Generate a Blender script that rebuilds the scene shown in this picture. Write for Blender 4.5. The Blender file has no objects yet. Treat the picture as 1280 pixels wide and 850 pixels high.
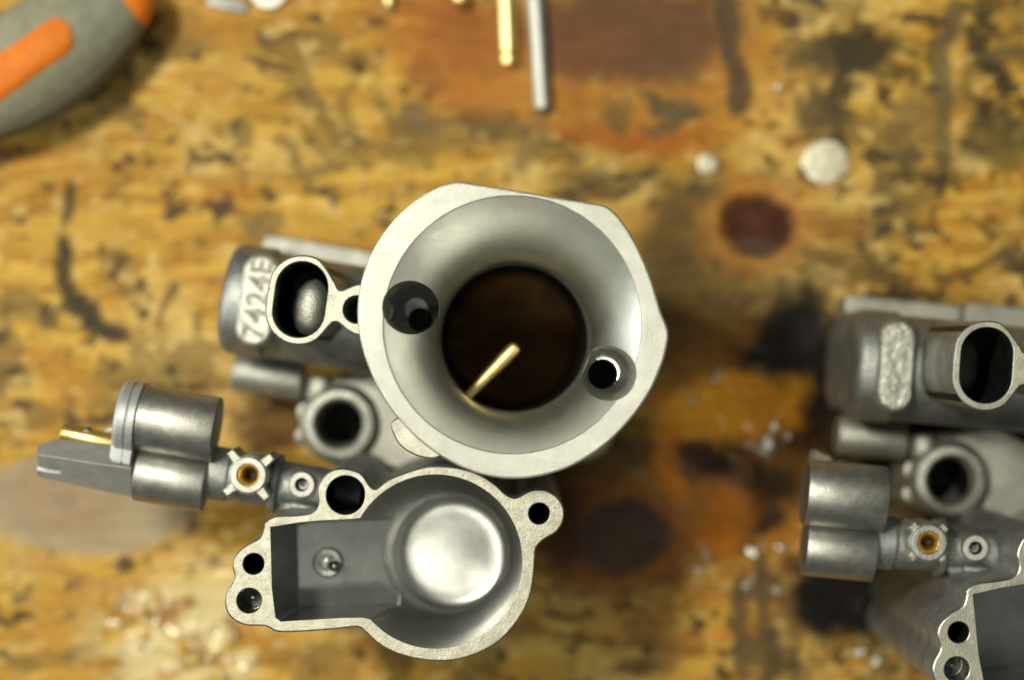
import bpy, bmesh, math, random
import numpy as np
from mathutils import Vector, Matrix
from mathutils.geometry import tessellate_polygon

R = math.radians
scene = bpy.context.scene
C = scene.collection
MM = 0.001

# ------------------------------------------------------------------ camera
CAM_Z = 500.0                       # mm above the bench
K = 0.000375                        # mm per photo pixel per mm of distance
cam_d = bpy.data.cameras.new('camera')
cam = bpy.data.objects.new('camera', cam_d)
C.objects.link(cam)
cam.location = (0, 0, CAM_Z * MM)
cam.rotation_euler = (0, 0, 0)
cam_d.sensor_width = 23.6
cam_d.lens = 23.6 / (1280 * K)
cam_d.clip_start = 0.01
cam_d.clip_end = 20
cam_d.dof.use_dof = True
cam_d.dof.focus_distance = (CAM_Z - 83) * MM
cam_d.dof.aperture_fstop = 3.5
cam_d.dof.aperture_blades = 9
scene.camera = cam

# ------------------------------------------------------------------ world and lamps
w = bpy.data.worlds.new('World')
scene.world = w
w.use_nodes = True
bg = w.node_tree.nodes['Background']
bg.inputs['Color'].default_value = (0.95, 1.0, 0.89, 1)
bg.inputs['Strength'].default_value = 0.165


def area(name, loc, target, sx, sy, power, col):
    l = bpy.data.lights.new(name, 'AREA')
    l.shape = 'RECTANGLE'
    l.size, l.size_y = sx, sy
    l.energy = power
    l.color = col
    o = bpy.data.objects.new(name, l)
    C.objects.link(o)
    o.location = loc
    d = Vector(target) - Vector(loc)
    o.rotation_euler = d.to_track_quat('-Z', 'Y').to_euler()
    return o


area('ceiling_tube', (-0.24, -0.235, 1.15), (-0.20, 0, 0), 0.46, 0.05, 2.4, (1.0, 0.97, 0.80))
area('bench_lamp', (-0.36, 0.22, 0.95), (-0.02, 0, 0), 0.12, 0.12, 10.0, (1.0, 0.95, 0.78))
area('window_light', (-1.25, 0.12, 0.42), (0, 0, 0.08), 0.50, 0.42, 9.0, (0.96, 1.0, 0.93))

vs = scene.view_settings
vs.view_transform = 'Standard'
vs.look = 'None'
vs.exposure = 0.0
vs.gamma = 1.0
scene.cycles.use_denoising = True
scene.cycles.max_bounces = 8

# ------------------------------------------------------------------ helpers
def P(px, py, z):
    """photo pixel on the horizontal plane at height z (mm) -> mm"""
    s = (CAM_Z - z) * K
    return ((px - 640) * s, -(py - 425) * s)


def S(z):
    return (CAM_Z - z) * K


def P3(px, py, z):
    x, y = P(px, py, z)
    return Vector((x, y, z))


def finish(me, mats, angle=32, topface=None):
    for v in me.vertices:
        v.co *= MM
    for m in mats:
        me.materials.append(m)
    me.shade_smooth()
    me.set_sharp_from_angle(angle=R(angle))
    if topface is not None:             # slot 1 on faces looking up at this height
        for p in me.polygons:
            if p.normal.z > 0.95 and abs(p.center.z / MM - topface) < 0.25:
                p.material_index = 1
    me.update()


def mesh_of(vf, name='m'):
    me = bpy.data.meshes.new(name)
    me.from_pydata([tuple(v) for v in vf[0]], [], vf[1])
    bm = bmesh.new()
    bm.from_mesh(me)
    bmesh.ops.recalc_face_normals(bm, faces=bm.faces)
    bm.to_mesh(me)
    bm.free()
    return me


def link(name, me, parent=None):
    o = bpy.data.objects.new(name, me)
    C.objects.link(o)
    if parent is not None:
        o.parent = parent
    return o


def darken_holes(me, spots):  # gives hole walls and floors the painted shade material
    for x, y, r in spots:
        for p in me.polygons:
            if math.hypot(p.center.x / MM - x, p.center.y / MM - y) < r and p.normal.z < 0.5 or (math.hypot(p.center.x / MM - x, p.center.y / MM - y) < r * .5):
                p.material_index = [m.name for m in me.materials].index('shaded_bore')


def obj(name, vf, mats, parent=None, angle=32, topface=None, cut=None):
    """vf: (verts, faces) in mm, or a list of them merged as islands"""
    if isinstance(vf, list):
        vf = merge(vf)
    me = mesh_of(vf, name)
    if cut:
        me = subtract(me, cut)
    if not isinstance(mats, (list, tuple)):
        mats = [mats]
    finish(me, mats, angle, topface)
    return link(name, me, parent)


def merge(parts):
    V, F = [], []
    for v, f in parts:
        b = len(V)
        V += list(v)
        F += [tuple(i + b for i in q) for q in f]
    return V, F


def subtract(me, cutters, op='DIFFERENCE'):
    a = bpy.data.objects.new('tmp', me)
    C.objects.link(a)
    for c in cutters:
        cm = mesh_of(c)
        co = bpy.data.objects.new('cut', cm)
        C.objects.link(co)
        m = a.modifiers.new('b', 'BOOLEAN')
        m.object = co
        m.operation = op
        m.solver = 'EXACT'
        dg = bpy.context.evaluated_depsgraph_get()
        nm = bpy.data.meshes.new_from_object(a.evaluated_get(dg))
        a.modifiers.clear()
        a.data = nm
        bpy.data.objects.remove(co)
    r = a.data
    bpy.data.objects.remove(a)
    return r


def loft(rings, cap0=True, cap1=True, closed=False):
    n = len(rings[0])
    V = [Vector(p) for r in rings for p in r]
    F = []
    m = len(rings)
    for i in range(m if closed else m - 1):
        a, b = i * n, ((i + 1) % m) * n
        for j in range(n):
            k = (j + 1) % n
            F.append((a + j, a + k, b + k, b + j))
    if not closed:
        if cap0:
            F.append(tuple(range(n)))
        if cap1:
            F.append(tuple((m - 1) * n + j for j in range(n)))
    return V, F


def circ(cx, cy, z, r, n=64, ry=None):
    ry = r if ry is None else ry
    return [(cx + r * math.cos(2 * math.pi * j / n), cy + ry * math.sin(2 * math.pi * j / n), z) for j in range(n)]


def vcyl(cx, cy, z0, z1, r0, r1=None, n=48):
    r1 = r0 if r1 is None else r1
    return loft([circ(cx, cy, z0, r0, n), circ(cx, cy, z1, r1, n)])


def vprof(cx, cy, prof, n=64):
    return loft([circ(cx, cy, z, r, n) for z, r in prof])


def vtube(cx, cy, outer, inner, n=64):
    """closed ring body: outer [(z, r)...] going up, inner [(z, r)...] going down"""
    return loft([circ(cx, cy, z, r, n) for z, r in outer + inner], closed=True)


def frame(d):
    d = d.normalized()
    up = Vector((0, 0, 1)) if abs(d.z) < 0.9 else Vector((1, 0, 0))
    s = d.cross(up).normalized()
    u = s.cross(d).normalized()
    return d, s, u


def hprof(p0, p1, prof, n=40, flat=1.0):
    """body of revolution along p0->p1; prof [(mm along, radius)]"""
    d, s, u = frame(p1 - p0)
    rings = []
    for t, r in prof:
        c = p0 + d * t
        rings.append([c + s * (r * math.cos(2 * math.pi * j / n)) + u * (r * flat * math.sin(2 * math.pi * j / n)) for j in range(n)])
    return loft(rings)


def hcyl(p0, p1, r, rnd=0.8, n=40, r1=None):
    L = (p1 - p0).length
    r1 = r if r1 is None else r1
    pr = [(0, r - rnd), (rnd * .3, r - rnd * .3), (rnd, r), (L - rnd, r1), (L - rnd * .3, r1 - rnd * .3), (L, r1 - rnd)]
    return hprof(p0, p1, pr, n)


def catmull(pts, sub=5):
    n = len(pts)
    out = []
    for i in range(n):
        p0, p1, p2, p3 = (np.array(pts[(i + k) % n][:2], float) for k in (-1, 0, 1, 2))
        for s in range(sub):
            t = s / sub
            q = 0.5 * (2 * p1 + (p2 - p0) * t + (2 * p0 - 5 * p1 + 4 * p2 - p3) * t * t + (3 * p1 - p0 - 3 * p2 + p3) * t ** 3)
            out.append((q[0], q[1]))
    return out


def pxs(pts, z):
    return [P(x, y, z) for x, y in pts]


def orient(poly):
    a = sum(poly[i][0] * poly[(i + 1) % len(poly)][1] - poly[(i + 1) % len(poly)][0] * poly[i][1] for i in range(len(poly)))
    return poly if a > 0 else poly[::-1]


def plate(outline, holes, z0, z1, edge=0.35):
    """plate with through or blind holes; holes [(loop, depth or None)]; slightly rounded top edge"""
    outline = orient(outline)
    V, F = [], []

    def add(poly, z):
        b = len(V)
        V.extend((x, y, z) for x, y in poly)
        return list(range(b, b + len(poly)))

    def wall(a, b):
        n = len(a)
        for i in range(n):
            k = (i + 1) % n
            F.append((a[i], a[k], b[k], b[i]))

    def inset(poly, d):
        n = len(poly)
        out = []
        for i in range(n):
            p, q, r = (Vector((*poly[(i + k) % n], 0)) for k in (-1, 0, 1))
            t = (r - p)
            nn = Vector((-t.y, t.x, 0)).normalized()
            out.append((q.x + nn.x * d, q.y + nn.y * d))
        return out

    o_b = add(outline, z0)
    o_t = add(outline, z1 - edge)
    o_i = add(inset(outline, edge), z1)
    wall(o_b, o_t)
    wall(o_t, o_i)
    loops_t = [o_i]
    loops_b = [o_b]
    for hp, depth in holes:
        hp = orient(hp)
        t = add(inset(hp, -edge * .6), z1)
        t2 = add(hp, z1 - edge * .6)
        zb = z0 if depth is None else z1 - depth
        b = add(hp, zb)
        wall(t, t2)
        wall(t2, b)
        loops_t.append(t)
        if depth is None:
            loops_b.append(b)
        else:
            F.append(tuple(b))
    for loops in (loops_t, loops_b):
        vv = [[Vector(V[i]) for i in l] for l in loops]
        flat = [i for l in loops for i in l]
        for tri in tessellate_polygon(vv):
            F.append(tuple(flat[i] for i in tri))
    return V, F


def hole(px, py, rpx, z, n=36):
    x, y = P(px, py, z)
    r = rpx * S(z)
    return [(x + r * math.cos(2 * math.pi * j / n), y + r * math.sin(2 * math.pi * j / n)) for j in range(n)]


def stadium(px, py, half_len, half_w, tilt, z, n=14):
    """stadium outline; tilt in degrees clockwise of the picture's vertical"""
    x, y = P(px, py, z)
    s = S(z)
    hl, hw = half_len * s, half_w * s
    pts = []
    for k in range(n + 1):
        a = math.pi * k / n
        pts.append((hw * math.cos(a), hl - hw + hw * math.sin(a)))
    for k in range(n + 1):
        a = math.pi + math.pi * k / n
        pts.append((hw * math.cos(a), -(hl - hw) + hw * math.sin(a)))
    t = -R(tilt)
    return [(x + p * math.cos(t) - q * math.sin(t), y + p * math.sin(t) + q * math.cos(t)) for p, q in pts]


def empty(name, loc, rz=0.0, label=None, cat=None, group=None):
    o = bpy.data.objects.new(name, None)
    C.objects.link(o)
    o.empty_display_size = 0.01
    o.location = Vector(loc) * MM
    o.rotation_euler = (0, 0, rz)
    tag(o, label, cat, group)
    return o


def tag(o, label=None, cat=None, group=None, kind=None):
    if label:
        o['label'] = label
    if cat:
        o['category'] = cat
    if group:
        o['group'] = group
    if kind:
        o['kind'] = kind
    return o


# ------------------------------------------------------------------ materials
def new_mat(name):
    m = bpy.data.materials.new(name)
    m.use_nodes = True
    nt = m.node_tree
    return m, nt, nt.nodes['Principled BSDF']


def ramp(nt, fac, stops):
    r = nt.nodes.new('ShaderNodeValToRGB')
    el = r.color_ramp.elements
    while len(el) < len(stops):
        el.new(0.5)
    for e, (p, c) in zip(el, stops):
        e.position = p
        e.color = (*c, 1) if len(c) == 3 else c
    nt.links.new(fac, r.inputs['Fac'])
    return r.outputs['Color']


def noise(nt, scale, detail=4, rough=0.6, vec=None, dist=0):
    n = nt.nodes.new('ShaderNodeTexNoise')
    n.inputs['Scale'].default_value = scale
    n.inputs['Detail'].default_value = detail
    n.inputs['Roughness'].default_value = rough
    n.inputs['Distortion'].default_value = dist
    if vec is None:
        tc = nt.nodes.new('ShaderNodeTexCoord')
        oi = nt.nodes.new('ShaderNodeObjectInfo')
        ad = nt.nodes.new('ShaderNodeVectorMath')
        ad.operation = 'ADD'
        nt.links.new(tc.outputs['Object'], ad.inputs[0])
        nt.links.new(oi.outputs['Random'], ad.inputs[1])
        vec = ad.outputs['Vector']
    nt.links.new(vec, n.inputs['Vector'])
    return n.outputs['Fac']


def metal(name, lo, hi, rough, bump=0.15, fine=2600, coarse=260, edge=0.35, rough_var=0.12, spec_dirt=None, rings=None, metallic=1.0, aniso=0.0, scratch=False):
    m, nt, b = new_mat(name)
    b.inputs['Metallic'].default_value = metallic
    n1 = noise(nt, coarse, 6, 0.65)
    col = ramp(nt, n1, [(0.32, lo), (0.68, hi)])
    if spec_dirt:
        n3 = noise(nt, 900, 5, 0.7)
        d = ramp(nt, n3, [(0.56, (0, 0, 0)), (0.70, (1, 1, 1))])
        mx = nt.nodes.new('ShaderNodeMix')
        mx.data_type = 'RGBA'
        nt.links.new(d, mx.inputs['Factor'])
        nt.links.new(col, mx.inputs['A'])
        mx.inputs['B'].default_value = (*spec_dirt, 1)
        col = mx.outputs['Result']
    nt.links.new(col, b.inputs['Base Color'])
    n2 = noise(nt, coarse * 2.3, 5, 0.7)
    mr = nt.nodes.new('ShaderNodeMapRange')
    mr.inputs['To Min'].default_value = rough - rough_var
    mr.inputs['To Max'].default_value = rough + rough_var
    nt.links.new(n2, mr.inputs['Value'])
    nt.links.new(mr.outputs['Result'], b.inputs['Roughness'])
    bv = nt.nodes.new('ShaderNodeBevel')
    bv.samples = 4
    bv.inputs['Radius'].default_value = edge * MM
    bp = nt.nodes.new('ShaderNodeBump')
    bp.inputs['Strength'].default_value = bump
    bp.inputs['Distance'].default_value = 0.0004
    nt.links.new(noise(nt, fine, 3, 0.6), bp.inputs['Height'])
    nt.links.new(bv.outputs['Normal'], bp.inputs['Normal'])
    last = bp
    if rings:
        tc = nt.nodes.new('ShaderNodeTexCoord')
        mp = nt.nodes.new('ShaderNodeMapping')
        mp.inputs['Location'].default_value = (rings[0] * -MM, rings[1] * -MM, 0)
        nt.links.new(tc.outputs['Object'], mp.inputs['Vector'])
        wv = nt.nodes.new('ShaderNodeTexWave')
        wv.wave_type = 'RINGS'
        wv.rings_direction = 'Z'
        wv.inputs['Scale'].default_value = rings[2]
        wv.inputs['Distortion'].default_value = 3.0
        wv.inputs['Detail'].default_value = 3.0
        wv.inputs['Detail Scale'].default_value = 1.2
        nt.links.new(mp.outputs['Vector'], wv.inputs['Vector'])
        b2 = nt.nodes.new('ShaderNodeBump')
        b2.inputs['Strength'].default_value = rings[3]
        b2.inputs['Distance'].default_value = 0.0002
        nt.links.new(wv.outputs['Fac'], b2.inputs['Height'])
        nt.links.new(bp.outputs['Normal'], b2.inputs['Normal'])
        last = b2
    if scratch:
        tc = nt.nodes.new('ShaderNodeTexCoord')
        for rot, sc in ((25, (90, 5200, 900)), (-50, (70, 4200, 700))):
            mp = nt.nodes.new('ShaderNodeMapping')
            mp.inputs['Rotation'].default_value = (0, 0, R(rot))
            mp.inputs['Scale'].default_value = sc
            nt.links.new(tc.outputs['Object'], mp.inputs['Vector'])
            f = noise(nt, 1.0, 2, 0.5, mp.outputs['Vector'], 0.6)
            rr = ramp(nt, f, [(0.66, (0, 0, 0)), (0.72, (1, 1, 1))])
            b3 = nt.nodes.new('ShaderNodeBump')
            b3.invert = True
            b3.inputs['Strength'].default_value = scratch
            b3.inputs['Distance'].default_value = 0.0002
            nt.links.new(rr, b3.inputs['Height'])
            nt.links.new(last.outputs['Normal'], b3.inputs['Normal'])
            last = b3
    nt.links.new(last.outputs['Normal'], b.inputs['Normal'])
    if aniso:
        b.inputs['Anisotropic'].default_value = aniso
        tg = nt.nodes.new('ShaderNodeTangent')
        tg.direction_type = 'RADIAL'
        tg.axis = 'Z'
        nt.links.new(tg.outputs['Tangent'], b.inputs['Tangent'])
    return m


M_BELL = metal('turned_aluminium', (0.41, 0.415, 0.38), (0.51, 0.515, 0.47), 0.54, 0.06, 1800, 150, 0.15, 0.08, rings=(0, 2.9, 900, 0.2), aniso=0.15, scratch=0.14)
M_FUNNEL = metal('polished_funnel', (0.66, 0.665, 0.62), (0.78, 0.785, 0.73), 0.36, 0.05, 1500, 130, 0.15, 0.08, rings=(0, 2.9, 900, 0.06), scratch=0.10)
M_CBORE = M_BELL
M_CAST = metal('cast_alloy', (0.20, 0.21, 0.208), (0.34, 0.355, 0.35), 0.52, 0.30, 2200, 200, 0.5, metallic=0.9, spec_dirt=(0.14, 0.125, 0.095))
M_CASTL = metal('cast_alloy_light', (0.30, 0.30, 0.27), (0.48, 0.48, 0.43), 0.54, 0.5, 1700, 220, 0.5, spec_dirt=(0.24, 0.21, 0.15))
M_FACE = metal('machined_face', (0.34, 0.335, 0.275), (0.50, 0.49, 0.41), 0.54, 0.22, 2400, 300, 0.25, spec_dirt=(0.28, 0.26, 0.20), scratch=0.18)
M_FACEG = metal('machined_face_clean', (0.40, 0.40, 0.365), (0.52, 0.52, 0.47), 0.54, 0.35, 2600, 300, 0.25)
M_BOWL = metal('bowl_alloy', (0.30, 0.305, 0.295), (0.42, 0.425, 0.41), 0.30, 0.08, 1500, 110, 0.6, 0.03)
M_PLUNGER = metal('plated_steel', (0.27, 0.27, 0.25), (0.42, 0.415, 0.38), 0.44, 0.16, 2800, 300, 0.4)
M_LEVER = metal('zinc_alloy', (0.33, 0.35, 0.36), (0.43, 0.455, 0.465), 0.50, 0.15, 2400, 300, 0.4, metallic=0.6)
M_PAD = metal('scuffed_pad', (0.42, 0.42, 0.38), (0.64, 0.64, 0.58), 0.56, 0.8, 1100, 420, 0.6)
M_GROUND = metal('ground_pad', (0.26, 0.26, 0.24), (0.60, 0.60, 0.54), 0.5, 1.0, 700, 420, 0.6)
M_LETTER = metal('worn_letters', (0.16, 0.16, 0.13), (0.38, 0.38, 0.31), 0.6, 0.4, 1500, 500, 0.1)
M_BRASS = metal('brass', (0.62, 0.43, 0.13), (0.80, 0.60, 0.24), 0.34, 0.1, 2000, 250, 0.3)
M_BRASSD = metal('brass_pale', (0.72, 0.56, 0.22), (0.86, 0.70, 0.34), 0.42, 0.1, 2000, 250, 0.3)
M_BORE = metal('shaded_bore', (0.02, 0.02, 0.018), (0.05, 0.05, 0.045), 0.6, 0.15, 1500, 150, 0.3)  # near-black: paints the shade inside holes, also the dark bore wall
M_ROD = metal('dull_steel', (0.40, 0.415, 0.385), (0.52, 0.53, 0.49), 0.56, 0.1, 2000, 250, 0.3)
M_CHIP = metal('bright_shaving_glint', (0.55, 0.54, 0.48), (0.85, 0.84, 0.76), 0.32, 0.5, 1500, 500, 0.1)
M_COIN = metal('dull_disc', (0.42, 0.39, 0.28), (0.80, 0.76, 0.60), 0.6, 0.6, 900, 420, 0.2, metallic=0.5)
M_SCREW = metal('black_screw', (0.06, 0.06, 0.055), (0.13, 0.13, 0.12), 0.4, 0.1, 2000, 300, 0.2)


def plastic(name, lo, hi, rough, scale=300, bump=0.2, bscale=1800, marks=None):
    m, nt, b = new_mat(name)
    col = ramp(nt, noise(nt, scale, 4, 0.6), [(0.35, lo), (0.65, hi)])
    if marks:
        d = ramp(nt, noise(nt, 420, 4, 0.7), [(0.57, (0, 0, 0)), (0.66, (1, 1, 1))])
        mx = nt.nodes.new('ShaderNodeMix')
        mx.data_type = 'RGBA'
        nt.links.new(d, mx.inputs['Factor'])
        nt.links.new(col, mx.inputs['A'])
        mx.inputs['B'].default_value = (*marks, 1)
        col = mx.outputs['Result']
    nt.links.new(col, b.inputs['Base Color'])
    b.inputs['Roughness'].default_value = rough
    b.inputs['Specular IOR Level'].default_value = 0.25
    bp = nt.nodes.new('ShaderNodeBump')
    bp.inputs['Strength'].default_value = bump
    bp.inputs['Distance'].default_value = 0.0005
    nt.links.new(noise(nt, bscale, 3, 0.6), bp.inputs['Height'])
    nt.links.new(bp.outputs['Normal'], b.inputs['Normal'])
    return m


M_GRIP = plastic('grey_rubber', (0.185, 0.185, 0.13), (0.24, 0.24, 0.17), 0.6)
M_ORANGE = plastic('orange_plastic', (0.54, 0.135, 0.005), (0.62, 0.165, 0.008), 0.6, bump=0.08, marks=(0.45, 0.10, 0.015))
M_ORANGE2 = plastic('orange_plastic_clean', (0.80, 0.20, 0.012), (0.86, 0.24, 0.02), 0.42, bump=0.08)
M_SPLINTER = plastic('brown_splinter', (0.16, 0.09, 0.05), (0.26, 0.15, 0.08), 0.6)


def bench_material():
    m, nt, b = new_mat('oily_wood')
    a = nt.nodes.new('ShaderNodeAttribute')
    a.attribute_name = 'stain'
    tc = nt.nodes.new('ShaderNodeTexCoord')
    mp = nt.nodes.new('ShaderNodeMapping')
    mp.inputs['Scale'].default_value = (60, 700, 200)
    nt.links.new(tc.outputs['Object'], mp.inputs['Vector'])
    g = noise(nt, 1.0, 5, 0.6, mp.outputs['Vector'], 0.4)
    gr = ramp(nt, g, [(0.30, (0.72, 0.70, 0.66)), (0.70, (1.0, 1.0, 1.0))])
    mx = nt.nodes.new('ShaderNodeMix')
    mx.data_type = 'RGBA'
    mx.blend_type = 'MULTIPLY'
    mx.inputs['Factor'].default_value = 1.0
    nt.links.new(a.outputs['Color'], mx.inputs['A'])
    nt.links.new(gr, mx.inputs['B'])
    nt.links.new(mx.outputs['Result'], b.inputs['Base Color'])
    mr = nt.nodes.new('ShaderNodeMapRange')
    mr.inputs['To Min'].default_value = 0.6
    mr.inputs['To Max'].default_value = 0.15
    nt.links.new(a.outputs['Alpha'], mr.inputs['Value'])
    nt.links.new(mr.outputs['Result'], b.inputs['Roughness'])
    bp = nt.nodes.new('ShaderNodeBump')
    bp.inputs['Strength'].default_value = 0.25
    bp.inputs['Distance'].default_value = 0.0004
    sp = nt.nodes.new('ShaderNodeMapRange')
    sp.inputs['From Min'].default_value = 0.45
    sp.inputs['To Min'].default_value = 0.10
    sp.inputs['To Max'].default_value = 0.5
    nt.links.new(a.outputs['Alpha'], sp.inputs['Value'])
    nt.links.new(sp.outputs['Result'], b.inputs['Specular IOR Level'])
    nt.links.new(noise(nt, 420, 4, 0.6), bp.inputs['Height'])
    nt.links.new(bp.outputs['Normal'], b.inputs['Normal'])
    return m


M_BENCH = bench_material()

# ------------------------------------------------------------------ the bench top
rng = np.random.default_rng(7)


def vnoise(x, y, seed):
    """lattice value noise in numpy, 0..1"""
    r = np.random.default_rng(seed)
    T = r.random((256, 256)).astype(np.float32)
    xi, yi = np.floor(x).astype(int), np.floor(y).astype(int)
    fx, fy = x - xi, y - yi
    fx, fy = fx * fx * (3 - 2 * fx), fy * fy * (3 - 2 * fy)
    a, b_ = T[yi % 256, xi % 256], T[yi % 256, (xi + 1) % 256]
    c, d = T[(yi + 1) % 256, xi % 256], T[(yi + 1) % 256, (xi + 1) % 256]
    return (a * (1 - fx) + b_ * fx) * (1 - fy) + (c * (1 - fx) + d * fx) * fy


def fbm(x, y, seed, oct=5, gain=0.55):
    s, amp, tot = 0, 1, 0
    for k in range(oct):
        s = s + amp * vnoise(x * 2 ** k + 17.3 * k, y * 2 ** k + 9.1 * k, seed + k)
        tot += amp
        amp *= gain
    return s / tot


def sstep(a, b_, v):
    t = np.clip((v - a) / (b_ - a), 0, 1)
    return t * t * (3 - 2 * t)


def srgb(r, g, b_):
    c = np.array([r, g, b_]) / 255.0
    return np.where(c <= 0.04045, c / 12.92, ((c + 0.055) / 1.055) ** 2.4)


def build_bench():
    def axis(h, step, far, fstep):
        return np.concatenate([np.arange(-far, -h, fstep), np.arange(-h, h + step * .5, step), np.arange(h + fstep, far + 1, fstep)])
    xs = axis(150, 0.5, 260, 5)
    ys = axis(106, 0.5, 220, 5)
    X, Y = np.meshgrid(xs, ys)
    s0 = S(0)
    U, V = X / s0 + 640, -Y / s0 + 425          # photo pixels, bench plane
    wx = (fbm(U / 60, V / 60, 3) - .5) * 46 + (fbm(U / 16, V / 16, 23, 4, .7) - .5) * 26
    wy = (fbm(U / 60, V / 60, 41) - .5) * 46 + (fbm(U / 16, V / 16, 61, 4, .7) - .5) * 26
    Uw, Vw = U + wx, V + wy
    # grain and broad tone of the wood
    g1 = fbm(U / 150, V / 13 + fbm(U / 170, V / 170, 5, 3) * 6, 11)
    g2 = fbm(U / 110, V / 100, 19)
    col = np.empty(X.shape + (3,), np.float32)
    A, B_, D = srgb(214, 164, 68), srgb(180, 126, 44), srgb(226, 186, 108)
    t = sstep(.30, .70, g1)[..., None]
    col[:] = A * t + B_ * (1 - t)
    t = sstep(.48, .72, g2)[..., None] * .6
    col[:] = col * (1 - t) + D * t
    col *= np.array([0.94, 1.02, 1.14], np.float32)
    wet = np.zeros(X.shape, np.float32) + 0.12

    def lay(mask, c, op=1.0):
        mk = (mask * op)[..., None]
        col[:] = col * (1 - mk) + srgb(*c) * mk

    def blob(cx, cy, rx, ry, ang=0, soft=.35, warp=1.0):
        a = R(ang)
        du, dv = U + wx * warp - cx, V + wy * warp - cy
        p = du * math.cos(a) + dv * math.sin(a)
        q = -du * math.sin(a) + dv * math.cos(a)
        d = np.sqrt((p / rx) ** 2 + (q / ry) ** 2)
        return 1 - sstep(1 - soft, 1 + soft, d)

    def stroke(pts, wd, soft=.5, warp=.55):
        d = np.full(X.shape, 1e9)
        uu, vv = U + wx * warp, V + wy * warp
        for (x0, y0), (x1, y1) in zip(pts, pts[1:]):
            dx, dy = x1 - x0, y1 - y0
            t_ = np.clip(((uu - x0) * dx + (vv - y0) * dy) / (dx * dx + dy * dy + 1e-6), 0, 1)
            d = np.minimum(d, np.hypot(uu - x0 - t_ * dx, vv - y0 - t_ * dy))
        return 1 - sstep(1 - soft, 1 + soft, d / (wd * .5))

    GREASE, BROWN, PLUM, RUST, SHADE_BLACK = (60, 52, 38), (112, 78, 40), (100, 70, 52), (150, 84, 24), (18, 14, 9)
    # worn grey smudges all over, denser to the right
    n = fbm(U / 75, V / 55, 71, 6, .6)
    east = sstep(380, 1150, U)
    lay(sstep(.56, .64, n + .05 * east), (116, 96, 58), .65)
    n = fbm(U / 30, V / 22, 83, 5, .6)
    lay(sstep(.62, .69, n - .01 + .075 * east), (62, 54, 40), .9)
    n = fbm(U / 13, V / 10, 211, 4, .6)
    lay(sstep(.67, .75, n - .04 + .09 * east), (56, 46, 32), .7)
    n = fbm(U / 46, V / 9, 223, 4, .6)
    lay(sstep(.63, .74, n), (140, 102, 44), .55)
    n = fbm(U / 24, V / 14, 239, 4, .6)
    lay(sstep(.62, .70, n), (232, 200, 130), .55)
    n = fbm(U / 90, V / 70, 97, 5)
    lay(sstep(.55, .72, n), (190, 140, 60), .5)
    lay(sstep(.58, .75, fbm(U / 120, V / 60, 103, 5)), (176, 112, 40), .5)
    # strokes of dried grease, left
    lay(stroke([(88, 235), (82, 275)], 13), GREASE, .85)
    lay(stroke([(80, 305), (78, 345), (90, 380), (122, 405), (150, 422)], 19), GREASE, .95)
    lay(blob(112, 398, 22, 13, 35), GREASE, .8)
    lay(stroke([(152, 325), (138, 350)], 12), GREASE, .8)
    lay(stroke([(222, 360), (200, 405)], 10), GREASE, .7)
    lay(blob(276, 260, 18, 15), (70, 52, 44), .9)
    lay(blob(320, 285, 30, 22), (120, 98, 60), .7)
    for x, y, r in ((52, 452, 8), (140, 458, 9), (60, 238, 7), (12, 390, 9), (300, 150, 10), (240, 190, 9), (205, 460, 8), (165, 415, 8), (268, 185, 12), (205, 60, 7)):
        lay(blob(x, y, r, r * .8), GREASE, .7)
    lay(stroke([(0, 600), (30, 655), (62, 695)], 9), (96, 78, 62), .8)
    lay(stroke([(0, 455), (8, 500)], 8), GREASE, .6)
    lay(stroke([(335, 280), (300, 320), (280, 350)], 12), (150, 120, 70), .6)
    # diagonal smears above the carburettor
    for p in ([(380, 160), (420, 205)], [(405, 150), (455, 210)], [(430, 130), (440, 165)], [(470, 120), (500, 190)], [(350, 175), (380, 225)], [(505, 150), (530, 205)]):
        lay(stroke(p, 16), (128, 102, 52), .7)
    lay(blob(532, 88, 26, 18, 20), (96, 84, 52), .8)
    lay(blob(603, 152, 46, 26, 35), (86, 76, 52), .85)
    lay(blob(520, 145, 26, 20), (120, 98, 66), .8)
    lay(blob(660, 170, 22, 40, 0), (112, 92, 60), .7)
    # worn plum patch behind the rods, rusty border
    lay(blob(560, 60, 95, 60, 40, .5), (172, 100, 38), .75)
    lay(blob(790, 75, 190, 105, 0, .3), (180, 120, 48), .7)
    lay(blob(790, 40, 140, 62, 0, .35), PLUM, .95)
    lay(blob(720, 60, 60, 30, 0, .4), (128, 80, 54), .6)
    lay(blob(590, 40, 60, 45, 30, .5), (150, 92, 46), .7)
    lay(blob(800, 170, 110, 14, 0, .5), (170, 98, 34), .8)
    lay(stroke([(908, -20), (916, 40), (926, 130)], 27, .4), (80, 66, 52), .9)
    lay(blob(843, 128, 42, 11, 5), (86, 80, 56), .9)
    lay(blob(832, 152, 30, 10, -15), (90, 82, 56), .8)
    lay(blob(770, 140, 18, 20), (100, 88, 52), .7)
    lay(blob(810, 212, 28, 13), (90, 78, 50), .8)
    lay(blob(745, 232, 50, 16, -10), (84, 70, 46), .7)
    lay(blob(705, 200, 26, 13), (96, 84, 56), .6)
    # dark blots on the right
    lay(blob(1062, 62, 62, 30, -8, .3), GREASE, .95)
    lay(blob(1010, 70, 28, 22), (100, 86, 58), .7)
    lay(blob(1120, 95, 36, 14, 20), GREASE, .7)
    lay(blob(1030, 150, 34, 24), (80, 68, 48), .85)
    lay(stroke([(1190, 10), (1172, 60), (1182, 130), (1178, 200)], 24), (88, 78, 58), .8)
    lay(stroke([(1208, 40), (1232, 75), (1262, 108)], 22), GREASE, .9)
    lay(blob(1262, 70, 34, 14), (98, 86, 58), .8)
    lay(blob(1250, 175, 44, 34), (96, 82, 48), .8)
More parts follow.
